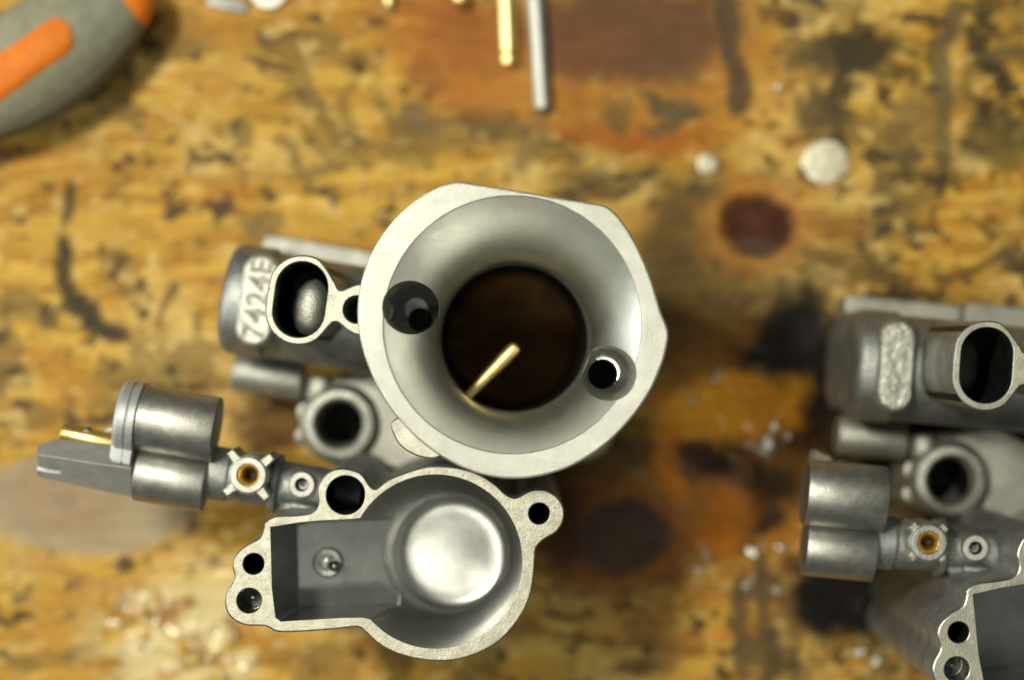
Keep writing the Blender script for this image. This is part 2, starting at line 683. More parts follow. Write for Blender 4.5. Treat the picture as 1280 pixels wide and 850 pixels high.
    lay(blob(1140, 160, 34, 46, 20), (116, 94, 58), .7)
    lay(stroke([(1090, 280), (1130, 260), (1100, 225)], 14), (110, 92, 62), .7)
    lay(stroke([(1180, 350), (1230, 330), (1275, 310)], 14), (90, 76, 48), .85)
    lay(stroke([(1010, 315), (1060, 335), (1140, 352)], 20), (112, 88, 48), .8)
    lay(blob(1030, 280, 60, 20, 15), (140, 96, 44), .8)
    lay(blob(1115, 370, 40, 12), (60, 46, 28), .9)
    lay(blob(1000, 130, 12, 8), GREASE, .6)
    # dirty band between the two carburettors, their shade painted in with it
    lay(blob(870, 380, 105, 95, 0, .55), (92, 74, 44), .80)  # smudge with the first carburettor's shadow painted into it
    lay(blob(840, 310, 40, 60, 10, .5), (84, 68, 42), .75)  # bell's shadow beside its right edge, painted into the wood
    lay(blob(880, 240, 46, 30, 0, .5), (104, 84, 48), .6)
    lay(blob(930, 560, 110, 140, 0, .5), (168, 104, 32), .85)
    lay(blob(875, 572, 46, 26, 0, .45), (46, 30, 14), .92)
    lay(blob(960, 610, 50, 30, 10, .5), (52, 38, 18), .9)
    lay(blob(955, 655, 30, 16), (36, 28, 16), .9)
    lay(blob(990, 450, 62, 92, 5, .4), SHADE_BLACK, .93)  # black stain, also painting the shade left of the right carburettor
    lay(blob(740, 580, 110, 40, -20, .5), (56, 46, 28), .8)  # shade below the bell, painted into the wood
    lay(blob(1065, 745, 95, 62, 0, .3), SHADE_BLACK, 1.0)  # shadow under the right carburettor's arm, painted into the bench colour
    lay(blob(1130, 540, 130, 150, 0, .35), SHADE_BLACK, .9)  # shade around the right carburettor's base, painted as a black blot
    lay(blob(992, 460, 60, 100, 5, .3), SHADE_BLACK, .97)  # second coat of the painted shade beside the right carburettor
    lay(blob(350, 530, 50, 40, 0, .4), (82, 50, 24), .85)  # shade under the side arm, painted brown
    lay(blob(640, 425, 110, 110, 0, .4), (96, 62, 34), .8)  # darker brown disc below the first carburettor's bore
    lay(blob(915, 515, 78, 44, -10, .45), (255, 176, 30), 1.0)
    lay(blob(850, 580, 20, 40, 10, .5), (246, 148, 22), .9)
    lay(blob(905, 635, 40, 26, 10, .5), (240, 140, 14), .9)
    lay(blob(960, 510, 40, 26, 30, .5), (240, 146, 20), .85)
    lay(blob(878, 575, 34, 20, 0, .45), (46, 30, 14), .9)
    lay(blob(880, 655, 46, 24, 10, .5), (224, 132, 20), .85)
    # knots
    lay(blob(950, 282, 66, 56, 0, .45, .6), (178, 120, 54), .85)
    lay(blob(950, 280, 47, 39, 5, .22, .4), (70, 38, 24), 1)
    lay(blob(948, 276, 16, 12, 30, .6, .4), (88, 48, 30), .7)
    lay(blob(945, 308, 30, 12, 0, .5, .4), (92, 74, 64), .6)
    lay(blob(770, 672, 88, 76, 0, .4, .6), (150, 88, 42), .9)
    lay(blob(705, 660, 30, 60, 0, .5, .6), (70, 46, 26), .85)
    lay(blob(778, 670, 55, 50, 0, .2, .45), (84, 66, 56), 1)
    lay(blob(770, 668, 26, 30, 20, .6, .5), (92, 70, 54), .7)
    # bottom: long grain cracks and smears
    lay(stroke([(640, 790), (760, 800), (880, 815)], 14, .6), (120, 92, 44), .7)
    lay(stroke([(690, 770), (740, 765)], 14), (90, 70, 36), .8)
    lay(stroke([(922, 730), (925, 790), (930, 845)], 20), (88, 74, 50), .85)
    lay(stroke([(945, 700), (950, 780), (970, 830)], 18), (84, 68, 46), .8)
    lay(blob(960, 825, 34, 22, 15), (84, 70, 44), .85)
    lay(blob(935, 735, 26, 18), (94, 76, 56), .8)
    lay(blob(980, 770, 16, 24), (110, 80, 36), .7)
    lay(blob(490, 830, 26, 30), (100, 78, 34), .8)
    lay(blob(600, 845, 40, 14), (110, 82, 40), .7)
    lay(blob(800, 840, 34, 12), (86, 68, 40), .7)
    # old varnish ring, bottom left
    lay(blob(110, 628, 136, 66, 0, .14, .35), (164, 148, 126), .9)
    lay(blob(80, 625, 60, 40, 0, .5), (158, 126, 96), .5)
    lay(blob(80, 625, 14, 8), (132, 122, 108), .7)
    lay(stroke([(20, 700), (110, 730), (230, 760)], 24, .7), (168, 122, 76), .6)
    lay(blob(25, 745, 7, 16), (120, 100, 60), .8)
    for x, y in ((85, 828), (140, 842), (295, 805), (306, 832), (262, 780), (210, 690), (240, 660), (175, 700)):
        lay(blob(x, y, 11, 7), (110, 88, 46), .75)
    lay(blob(245, 795, 120, 75, -10, .5) * sstep(.40, .56, fbm(U / 34, V / 26, 251, 5, .6)), (226, 208, 158), .85)  # pale wood, with lamp glare painted into its colour
    # oil film
    film = blob(240, 790, 125, 80, -10, .4) * sstep(.40, .55, fbm(U / 30, V / 26, 131, 4))
    film = np.maximum(film, blob(1090, 825, 60, 40, 0, .4) * sstep(.40, .52, fbm(U / 22, V / 20, 137, 4)))
    film = np.maximum(film, blob(900, 700, 70, 40, 0, .4) * sstep(.46, .58, fbm(U / 22, V / 20, 139, 4)))
    film = np.maximum(film, blob(945, 540, 60, 70, 0, .4) * sstep(.46, .58, fbm(U / 20, V / 18, 141, 4)))
    wet = np.maximum(wet, film)
    wet = np.maximum(wet, .6 * blob(920, 560, 120, 160, 0, .5))
    wet = np.maximum(wet, .6 * sstep(.5, .7, fbm(U / 60, V / 50, 151, 4)) * sstep(500, 900, U))
    # relief
    Z = -0.12 + (g1 - .5) * .35 + (fbm(U / 26, V / 20, 171, 4) - .5) * .35
    Z += film * (fbm(U / 16, V / 14, 191, 3) - .5) * 1.7
    Z -= .8 * blob(950, 280, 46, 38, 5, .2, .4)
    Z = np.clip(Z, -1.5, 0.12)
    nv = X.size
    co = np.stack([X, Y, Z], -1).reshape(-1, 3) * MM
    ny, nx = X.shape
    idx = np.arange(nv).reshape(ny, nx)
    quads = np.stack([idx[:-1, :-1], idx[:-1, 1:], idx[1:, 1:], idx[1:, :-1]], -1).reshape(-1, 4)
    # skirt: the slab's edges and underside
    ring = np.concatenate([idx[0, :], idx[1:, -1], idx[-1, -2::-1], idx[-2:0:-1, 0]])
    low = co[ring].copy()
    low[:, 2] = -0.040
    lo_i = np.arange(len(ring)) + nv
    nxt = np.roll(np.arange(len(ring)), -1)
    sk = np.stack([ring, lo_i, lo_i[nxt], ring[nxt]], -1)
    co = np.concatenate([co, low])
    quads = np.concatenate([quads, sk])
    me = bpy.data.meshes.new('workbench')
    me.vertices.add(len(co))
    me.vertices.foreach_set('co', co.astype(np.float32).ravel())
    me.loops.add(quads.size)
    me.loops.foreach_set('vertex_index', quads.astype(np.int32).ravel())
    me.polygons.add(len(quads))
    me.polygons.foreach_set('loop_start', np.arange(0, quads.size, 4, dtype=np.int32))
    me.update(calc_edges=True)
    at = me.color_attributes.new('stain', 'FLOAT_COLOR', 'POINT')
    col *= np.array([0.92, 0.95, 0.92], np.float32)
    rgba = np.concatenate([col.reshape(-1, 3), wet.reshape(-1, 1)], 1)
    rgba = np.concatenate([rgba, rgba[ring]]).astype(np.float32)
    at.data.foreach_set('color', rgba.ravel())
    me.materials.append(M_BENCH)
    me.shade_smooth()
    o = link('workbench', me)
    tag(o, 'oil-stained yellow wooden bench top with dark knots and grease marks', 'workbench', kind='structure')
    return o


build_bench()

# ------------------------------------------------------------------ carburettor
ZF = 82.0            # height of the machined inlet face
ZB = 95.0            # top of the bell mouth
UD = Vector((math.cos(R(-9.5)), math.sin(R(-9.5)), 0))      # the casting's long direction (to the right)
VD = Vector((-UD.y, UD.x, 0))                                # across it (up in the picture)


def obox(c, hu, hv, z0, z1, ch=0.8):
    """box along the casting's directions with chamfered upright edges and top"""
    c = Vector(c)
    def ring(d, z):
        a, b = hu - d, hv - d
        q = [(a - ch, b), (-a + ch, b), (-a, b - ch), (-a, -b + ch), (-a + ch, -b), (a - ch, -b), (a, -b + ch), (a, b - ch)]
        return [tuple((c + UD * x + VD * y).xy) + (z,) for x, y in q]
    return loft([ring(0, z0), ring(0, z1 - ch * .6), ring(ch * .6, z1)])


BOWL_OUT = [(331.5, 653), (330, 660), (324.5, 672.5), (309, 681), (295, 693), (290.4, 707.7), (293, 723.5), (284, 739), (281, 755), (287.6, 771), (305, 781.5), (331, 783), (347, 790), (375, 790), (417, 787), (446, 784), (456, 790), (474, 806), (498, 818), (530, 825.5), (565, 826), (597, 817), (625, 801), (646, 778), (660, 753), (667, 725), (669, 697), (671, 684), (681, 674), (695, 665.5), (704, 652), (705, 636), (697, 621.5), (682, 612.5), (665, 612.5), (651.5, 619.5), (643, 622), (632, 617), (618, 604), (597, 591.6), (569, 584), (537, 583), (509, 590), (484.5, 600.4), (470, 611), (462, 606), (453, 593.4), (439, 587), (421, 586), (405, 595), (397, 613), (398, 631), (389, 641), (368.5, 644), (344, 645.5)]
BAY_TOP = [(338, 659), (375, 653), (405, 650.5), (439, 649), (470, 645), (500, 640), (500, 780), (472, 776), (453, 772), (425, 772.5), (382, 775), (351, 777), (344.5, 772), (340, 736)]
ZBAY = 60.0
BAY_LOW = [(372, 656), (385, 653), (405, 652), (439, 651), (470, 650), (500, 648), (500, 757), (472, 757), (453, 757), (425, 757), (390, 757.5), (377, 758), (374, 756), (373, 730)]

BELL_OUT = [(572, 227), (590, 229), (640, 237), (700, 247.5), (742, 254), (757, 257), (772, 269), (788, 291), (804, 322), (817, 356), (827, 390), (835, 410), (836, 424), (829, 454), (813, 490), (790, 523), (762, 552), (730, 575), (697, 590), (660, 598), (625, 598), (590, 590), (555, 573), (525, 551), (495, 520), (472, 485), (456, 447), (448, 412), (447, 380), (453, 345), (466, 312), (487, 280), (515, 253), (545, 234)]


def radial(outline, c, n):
    """resample a star-shaped outline at n even angles about c"""
    res = []
    m = len(outline)
    for j in range(n):
        a = 2 * math.pi * j / n
        d = Vector((math.cos(a), math.sin(a)))
        best = None
        for i in range(m):
            p, q = Vector(outline[i]) - c, Vector(outline[(i + 1) % m]) - c
            e = q - p
            den = d.x * e.y - d.y * e.x
            if abs(den) < 1e-9:
                continue
            t = (p.x * e.y - p.y * e.x) / den
            u = (p.x * d.y - p.y * d.x) / den
            if t > 0 and -1e-6 <= u <= 1 + 1e-6:
                best = t if best is None else max(best, t)
        res.append(best)
    return res


def make_bell(parent):
    n = 160
    c0 = Vector(P(640, 406, ZB))
    ZT = 77.0
    c1 = Vector(P(643, 423, ZT))
    out = catmull(pxs(BELL_OUT, ZB), 4)
    # keep the flat-cut corners crisp: the outline is dense there already
    rad = radial(out, c0, n)
    ang = [2 * math.pi * j / n for j in range(n)]
    rl = 160.5 * S(ZB)

    def oring(d, z):
        return [(c0.x + (rad[j] - d) * math.cos(ang[j]), c0.y + (rad[j] - d) * math.sin(ang[j]), z) for j in range(n)]
    rings = [oring(2.9, 58.0), oring(2.7, 82.0), oring(1.2, 85.5), oring(0.15, 89), oring(0, ZB - .5), oring(.15, ZB - .15), oring(.45, ZB), oring(.56, ZB)]
    rings.append(circ(c0.x, c0.y, ZB, rl + .25, n))
    rt = 95 * S(ZT)
    N = 14
    for k in range(N + 1):
        t = k / N
        r = rt + (rl - rt) * (1 - t) ** 1.75
        cc = c0.lerp(c1, t)
        z = ZB - .25 - t * (ZB - .25 - ZT)
        rings.append(circ(cc.x, cc.y, z, r, n))
    rings.append(circ(c1.x, c1.y, 58.0, rt + .1, n))
    body = loft(rings, closed=True)
    cl = P(515, 385, 85)
    hl = P(525, 399.5, 66)
    cr = P(758, 466, 84)
    hr = P(754, 468, 78)
    cuts = [vprof(cl[0], cl[1], [(64.5, 2.4), (65, 2.6), (67.5, 5.15), (120, 5.15)], 56), vcyl(hl[0], hl[1], 58.6, 66.8, 2.4),
            vprof(cr[0], cr[1], [(75.0, 2.0), (75.2, 3.0), (78.6, 4.7), (80.5, 5.2), (120, 5.35)], 56), vcyl(hr[0], hr[1], 58.6, 76.5, 2.95)]
    o = obj('bell_mouth', body, [M_BELL, M_BORE, M_FUNNEL, M_CAST], parent, 28, cut=cuts)
    for p in o.data.polygons:           # screw holes: dark material paints the shade of their depth
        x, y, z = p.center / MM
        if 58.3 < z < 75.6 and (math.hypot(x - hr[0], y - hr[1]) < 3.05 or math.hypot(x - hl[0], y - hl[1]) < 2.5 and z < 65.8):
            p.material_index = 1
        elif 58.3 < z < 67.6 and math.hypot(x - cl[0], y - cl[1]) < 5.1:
            p.material_index = 3  # darker alloy paints the shade in the left recess
        elif 58.3 < z < ZB - .2 and math.hypot(x - c0.x, y - c0.y) < rl + .1:
            p.material_index = 2
    return o


def make_carburettor(name, loc, rz, label, lever, bell, text):
    t = empty(name, loc, rz, label, 'carburettor')
    # --- bored body under the inlet face
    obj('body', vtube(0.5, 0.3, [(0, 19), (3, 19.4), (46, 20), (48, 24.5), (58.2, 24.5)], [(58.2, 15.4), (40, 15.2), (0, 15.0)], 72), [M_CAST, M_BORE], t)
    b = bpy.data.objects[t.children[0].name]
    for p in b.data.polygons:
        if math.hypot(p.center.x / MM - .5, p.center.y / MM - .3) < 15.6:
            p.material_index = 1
    # --- slide barrel lying to the left
    a0 = P3(283, 371, 38)
    a1 = Vector((-17, a0.y + UD.y / UD.x * (-17 - a0.x), 38))
    L = (a1 - a0).length
    obj('slide_barrel', hprof(a0, a1, [(0, 9.2), (.5, 10.6), (1.4, 11.6), (2.6, 12.0), (9.5, 12.1), (10.5, 11.4), (L, 11.4)], 56), M_CAST, t)
    l0 = P3(303, 372, 14)
    obj('lower_barrel', hprof(l0, Vector((-17, l0.y + UD.y / UD.x * (-17 - l0.x), 14)), [(0, 9.0), (1.0, 10.8), (4, 11.8), (9, 12.0), (10, 11.0), (40.5, 11.0)], 48), M_CAST, t)
    # --- base flange and its raised lugs
    f0 = Vector((*P(400, 318, 12), 0))
    obj('base_flange', [obox(f0 + UD * 0, 13.4, 2.6, 2, 12.0), obox(f0 + UD * 22, 8.4, 3.4, 2, 15.0)], M_CASTL, t)
    obj('flange_lug', vprof(*P(728, 535, 14), [(0, 7.6), (12.5, 7.6), (13.5, 6.8)], 40), M_CASTL, t)
    # --- name pad on the barrel
    pad = plate(stadium(322, 375.5, 58.5, 23.5, 7.5, 51.5), [], 44, 51.5, .8)
    pd = obj('name_pad', pad, M_PAD if text else M_GROUND, t)
    if text:
        cu = bpy.data.curves.new('text', 'FONT')
        cu.body = text
        cu.size = 6.4
        cu.extrude = 0.16
        cu.align_x, cu.align_y = 'CENTER', 'CENTER'
        cu.space_character = 1.08
        cu.offset = 0.12
        to = bpy.data.objects.new('tmp', cu)
        C.objects.link(to)
        me = bpy.data.meshes.new_from_object(to.evaluated_get(bpy.context.evaluated_depsgraph_get()))
        bpy.data.objects.remove(to)
        x, y = P(322.5, 374, 51.7)
        me.transform(Matrix.Translation((x, y, 51.65)) @ Matrix.Rotation(R(90 - 7.5), 4, 'Z'))
        finish(me, [M_LETTER], 30)
        o = link('lettering', me, pd)
    # --- oval port with its ear
    ov = stadium(375.5, 375, 56.5, 42, 8, ZF)
    slot = stadium(375.5, 374.5, 47.5, 32.5, 8, ZF)
    ear = [(418, 345), (424, 360), (432, 359.5), (446, 355), (462, 356), (478, 362), (490, 380), (490, 396), (478, 412), (462, 419), (446, 419), (434, 414), (424, 404.5), (414, 401.5), (407, 408), (396, 421), (395, 350), (410, 335)]
    # one outline: oval's left side followed by the ear
    tl = -R(8)
    cx, cy = P(375.5, 375, ZF)
    left = [p for p in orient(ov) if (p[0] - cx) * math.cos(tl) + (p[1] - cy) * math.sin(tl) < 5.0]
    left.sort(key=lambda p: math.atan2(p[1] - cy, -(p[0] - cx)))
    right = catmull(pxs([(411, 408), (415.5, 403.5), (420, 402.5), (425, 405.5), (434, 414), (446, 419), (462, 419), (478, 412), (490, 396), (490, 380), (478, 362), (462, 355), (446, 355.5), (434, 360), (426, 363), (421.5, 360), (418.5, 352), (416.5, 345)], ZF), 3)[:-2]
    outline = left[::-1] + right[::-1] if left[0][1] > left[-1][1] else left + right[::-1]
    outline = left + right[::-1]
    o1 = [p for p in left] + [p for p in right]
    def length(poly):
        return sum(math.dist(poly[i], poly[(i + 1) % len(poly)]) for i in range(len(poly)))
    cands = [left + right, left + right[::-1]]
    outline = min(cands, key=length)
    raw = pxs([(411.5, 408), (416, 403.5), (421, 402.8), (426, 406), (434, 413), (446, 419), (462, 419), (478, 412), (490, 396), (490, 380), (478, 362), (462, 355), (446, 355.5), (434, 360), (427, 362.5), (422, 360), (418.5, 352)], ZF)
    outline = catmull(min([left[::2] + raw, left[::2] + raw[::-1]], key=length), 3)
    port = plate(outline, [(slot, 37), (hole(446, 387, 17, ZF), 30)], 44, ZF, .3)
    po = obj('oval_port', port, [M_CAST, M_FACE, M_BORE], t, topface=ZF)
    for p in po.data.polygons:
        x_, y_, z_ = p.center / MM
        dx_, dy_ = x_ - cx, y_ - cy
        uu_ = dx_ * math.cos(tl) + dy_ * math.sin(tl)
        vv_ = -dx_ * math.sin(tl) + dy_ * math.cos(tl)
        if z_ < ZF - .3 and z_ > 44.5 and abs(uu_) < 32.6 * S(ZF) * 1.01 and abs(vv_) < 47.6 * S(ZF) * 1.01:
            p.material_index = 2  # dark material paints the shade inside the deep slot
    lx, ly = P(392, 388, 66)
    if lever:
        obj('port_core', hprof(Vector((lx - .9, ly - 5.2, 70)), Vector((lx + .9, ly + 6.2, 71)), [(0, .4), (.5, 1.7), (1.6, 2.9), (3.4, 3.6), (6, 3.8), (9.0, 3.3), (10.8, 1.9), (11.6, .4)], 40), M_FACEG, po)
    # --- second ear peeping out below the bell
    e2 = catmull(pxs([(489, 528), (493, 546), (501, 558), (513, 566.5), (528, 572), (545, 573), (560, 560), (540, 540), (510, 520)], ZF - 1), 4)
    obj('body_ear', plate(e2, [], 60, ZF - 1, .3), [M_CAST, M_FACE], t, topface=ZF - 1)
    # --- web and upright boss
    web = catmull(pxs([(400, 480), (440, 470), (500, 470), (560, 520), (570, 590), (540, 610), (500, 590), (450, 590), (405, 575), (385, 540)], 22), 4)
    wb = obj('web', plate(web, [(hole(424, 530, 29, 22), 21.5)], 0, 22, 1.2), [M_CASTL, M_BORE], t)
    darken_holes(wb.data, [(*P(424, 530, 22), 29 * S(22) * 1.03)])
    bx, by = P(424, 530, 25)
    obj('upright_boss', vtube(bx, by, [(0, 9.4), (17, 9.3), (22, 9.1), (24, 8.5), (25, 7.4)], [(25.2, 6.0), (24.2, 5.2), (2, 5.0), (0, 5.0)], 56), [M_CASTL, M_BORE], t)
    darken_holes(t.children[-1].data, [(bx, by, 5.25)])
    g0 = Vector((*P(403, 488, 24), 24))
    obj('boss_rib', [hcyl(Vector((*P(399, 500, 20), 20)), Vector((*P(402, 470, 20), 20)), 3.6, 1.2), hcyl(Vector((*P(384, 515, 20), 3)), Vector((*P(384, 515, 20), 21.5)), 2.4, .8), hcyl(Vector((*P(380, 545, 20), 3)), Vector((*P(380, 545, 20), 20.5)), 2.2, .8)], M_CASTL, t)
    # --- cross rod below the barrel
    r0 = P3(292, 463, 20)
    r1 = r0 + UD * (88 * S(20))
    obj('cross_rod', hcyl(r0, r1, 4.4, .9), M_CASTL, t)
    # --- side arm carrying the jets
    j0 = P3(250, 588, 59)
    j1 = j0 + UD * (205 * S(60))
    Lj = (j1 - j0).length
    obj('side_arm', hprof(j0, j1, [(0, 5.6), (6.0, 5.6), (6.6, 5.2), (15, 5.1), (15.4, 6.1), (16.6, 6.1), (17, 4.9), (Lj, 4.8)], 40), M_CAST, t)
    # jet seat: plate + collar + brass jet
    jz = 71.0
    jx, jy = P(310, 594, jz)
    arm_l = 38 if lever else 31
    cs = S(jz)
    pts = []
    for k, a in enumerate((38, 128, 218, 308)):
        a0_ = R(a)
        for r_, w_ in ((24, 6.5), (arm_l, 5), (arm_l, -5), (24, -6.5)):
            aa = a0_
            w_ = -w_
            pts.append((jx + cs * (r_ * math.cos(aa) - w_ * math.sin(aa)), jy + cs * (r_ * math.sin(aa) + w_ * math.cos(aa))))
        for q in (30, 45, 60):
            aa = a0_ + R(q)
            pts.append((jx + cs * 25.5 * math.cos(aa), jy + cs * 25.5 * math.sin(aa)))
    jc = obj('jet_collar', [plate(pts, [([(jx + 13.5 * cs * math.cos(2 * math.pi * k / 32), jy + 13.5 * cs * math.sin(2 * math.pi * k / 32)) for k in range(32)], 9)], 60, jz - (0.6), .3),
                            vtube(jx, jy, [(62, 23 * cs), (jz - .4, 23 * cs), (jz, 22 * cs)], [(jz, 14.5 * cs), (62, 14 * cs)], 40)], M_CASTL if not lever else M_FACEG, t)
    je = obj('jet', vprof(jx, jy, [(62, 14.2 * cs), (jz - 1.0, 14.2 * cs), (jz - .6, 13.2 * cs), (jz - 1.4, 9.5 * cs), (jz - 2.2, 7.5 * cs), (65.5, 7.0 * cs)], 32), [M_BRASS, M_BORE], jc)
    darken_holes(je.data, [(jx, jy, 6.9 * cs)])
    sz = 66.0
    sx, sy = P(377, 606, sz)
    sb = obj('screw_boss', vprof(sx, sy, [(56, 16.5 * S(sz)), (sz - .5, 16.5 * S(sz)), (sz, 15.5 * S(sz)), (sz, 8.5 * S(sz)), (sz - 1.0, 7.5 * S(sz)), (63.6, 6.5 * S(sz))], 36), [M_FACEG, M_BORE], t)
    darken_holes(sb.data, [(sx, sy, 8.3 * S(sz))])
    obj('air_screw', vprof(sx, sy, [(62, .45), (64.2, .45), (64.5, .15)], 20), M_BOWL, sb)
    c = P3(379, 634, 64)
    obj('arm_shoulder', [hcyl(c - UD * 2.6, c + UD * 2.6, 1.0, .4, 16), obox(Vector((*P(372, 618, 60), 0)), 3.6, 3.6, 50, 62.5)], M_CAST, t)
    # --- plunger housings
    p0 = P3(172, 521, 64)
    p1 = p0 + UD * (101 * S(64))
    obj('plunger_housing', hcyl(p0, p1, 6.75, .45, 56), M_PLUNGER, t)
    q0 = P3(172, 590, 61)
    q1 = q0 + UD * (88 * S(61))
    obj('guide_housing', hcyl(q0, q1, 5.9, .35, 48), M_PLUNGER, t)
    if lever:
        # end cap: rounded plate in the upright plane
        def capring(off, grow):
            o_ = P3(174, 523, 64) - UD * off
            pts_ = []
            for k in range(20):
                a = R(-60) + (math.pi + R(60)) * k / 19
                pts_.append(o_ + VD * ((7.35 + grow) * math.cos(a)) * -1 + Vector((0, 0, (7.35 + grow) * math.sin(a))))
            pts_ += [o_ + VD * (7.2 + grow) + Vector((0, 0, -5)), o_ + VD * (2 + grow) + Vector((0, 0, -10))]
            lo = [o_ - VD * (13.6 + grow) + Vector((0, 0, -9)), o_ - VD * (13.2 + grow) + Vector((0, 0, -2.5)), o_ - VD * (9.6 + grow) + Vector((0, 0, 3.2))]
            return lo + [p for p in pts_]
        def ordered(pts_):
            c_ = sum(pts_, Vector()) / len(pts_)
            return sorted(pts_, key=lambda p: math.atan2((p - c_).z, (p - c_).dot(VD)))
        rings = [ordered(capring(o_, g)) for o_, g in ((-.2, 0), (1.2, 0), (1.3, -.25), (1.6, -.25), (1.7, 0), (3.2, 0), (3.9, -.5), (4.2, -1.4))]
        obj('end_cap', loft(rings), M_LEVER, t)
        # ridged lever bar
        def bar(px, ridge_y, top_y, bot_y, zr, zt, zb):
            return [P3(px, ridge_y, zr), P3(px, top_y, zt), P3(px + 1, top_y + 3, zt - 8), P3(px + 1, bot_y - 3, zb - 7), P3(px, bot_y, zb)]
        lv = loft([bar(46, 569, 560, 590, 66.5, 65, 62.5), bar(50, 569, 555, 596.5, 67.5, 63.5, 60.5), bar(68, 571.5, 548.5, 600.5, 67.8, 62, 60.5), bar(110, 578, 553, 610, 67.8, 62, 60.5), bar(158, 585, 559, 619.5, 67.8, 62, 60.5), bar(164, 586, 560, 620.5, 67.6, 62, 60.2), bar(173, 582, 562, 614, 63.0, 60, 57.5)])
        sl = loft([[P3(40, 581, 60), P3(40, 587.5, 60), P3(40, 587.5, 75), P3(40, 581, 75)], [P3(76, 586, 60), P3(76, 591.5, 60), P3(76, 591.5, 75), P3(76, 586, 75)]])
        obj('lever', lv, M_LEVER, t, 25, cut=[sl])
        b0, b1 = P3(77, 541, 59), P3(152, 556, 59)
        br = obj('brass_pin', hcyl(b0, b1, 2.1, .5, 24), M_BRASS, t)
        for (sx_, sy_, r_) in ((84, 537, .95), (110, 541, 1.15)):
            s0 = P3(sx_, sy_, 58.5)
            obj('pin_screw', vprof(s0.x, s0.y, [(57, r_), (60.2, r_), (60.6, r_ * .7)], 20), M_SCREW, br)
        g = loft([[P3(110, 545, 55), P3(150, 552, 55), P3(150, 529, 55)], [P3(110, 545, 57.6), P3(150, 552, 57.6), P3(150, 529, 57.6)]])
        obj('gusset', g, M_CAST, t)
    # --- float bowl
    z0 = 4
    outl = catmull(pxs(BOWL_OUT, ZF), 4)
    HS = [(432, 619, 24), (317, 705, 13), (674, 642, 13)]
    holes = [(hole(*h, ZF), 50) for h in HS] + [(hole(311.5, 751, 15.5, ZF), 7.0)]
    cuts = [loft([[(x, y, ZBAY + 1.1 - 3.1 * (u - 372) / 128) for (x, y), (u, _) in zip(pxs(BAY_LOW, ZBAY), BAY_LOW)], [(x, y, ZF) for x, y in pxs(BAY_TOP, ZF)], [(x, y, ZF + 6) for x, y in pxs(BAY_TOP, ZF)]])]
    ct, cf = Vector(P(544.5, 702, ZF)), Vector(P(565, 690, 55))
    prof = [(ZF + 4, 17.05, 0), (ZF, 17.05, 0), (76, 16.9, .1), (70, 16.5, .2), (65, 15.9, .35), (61, 14.9, .55), (58, 13.4, .8), (56.2, 12.3, .93), (55.4, 11.4, 1), (55.0, 10.4, 1), (54.85, 9.3, 1), (54.9, 7.5, 1), (55.05, 5.0, 1), (55.15, 2.5, 1), (55.2, .8, 1)]
    cuts.append(loft([circ(ct.lerp(cf, k).x, ct.lerp(cf, k).y, z, r, 96) for z, r, k in prof]))
    bowl = obj('float_bowl', plate(outl, holes, z0, ZF, .3), [M_BOWL, M_FACE, M_BORE, M_CAST], t, 30, topface=ZF, cut=cuts)
    for p in bowl.data.polygons:          # rough outer wall
        if p.center.z / MM < 50 and abs(p.normal.z) < .3:
            p.material_index = 3
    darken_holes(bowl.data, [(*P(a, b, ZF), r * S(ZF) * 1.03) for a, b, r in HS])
    hx, hy = P(311.5, 751, ZF)
    obj('drill_cone', vprof(hx, hy, [(ZF - 6.9, 2.3), (ZF - 6.0, 1.2), (ZF - 5.2, .2)], 24), M_BOWL, bowl)
    x, y = P(410, 703, ZBAY)
    if lever:
        obj('bay_post', [vtube(x, y, [(ZBAY - 3, 3.2), (ZBAY + .8, 3.1), (ZBAY + 1.1, 2.7)], [(ZBAY + .9, 1.6), (ZBAY - 3, 1.6)], 32)], M_CAST, bowl)
    if lever:
        obj('overflow_pin', hprof(Vector((x + .3, y - .2, ZBAY - 1)), Vector((x + 2.0, y - .4, ZBAY + 5.5)), [(0, 1.5), (3.5, 1.2), (5.6, 1.0), (6.4, .4)], 20), M_BOWL, bowl)
    # --- needle in the bore
    n0, n1 = P3(580, 500, 60), P3(647, 431, 62)
    Ln = (n1 - n0).length
    obj('needle', hprof(n0, n1, [(0, .95), (Ln - 4, 1.5), (Ln - 1.0, 1.45), (Ln - .3, 1.1), (Ln, .4)], 24), M_BRASSD, t)
    if bell:
        make_bell(t)
    return t


make_carburettor('carburettor', (0, 0, 0), 0, 'carburettor with polished bell mouth, jointed lever arm and raised lettering pad', True, True, '7424E')
make_carburettor('carburettor', (134.9, -9.9, 0), R(4.1), 'carburettor without lever arm, its blank name pad ground down', False, True, None)

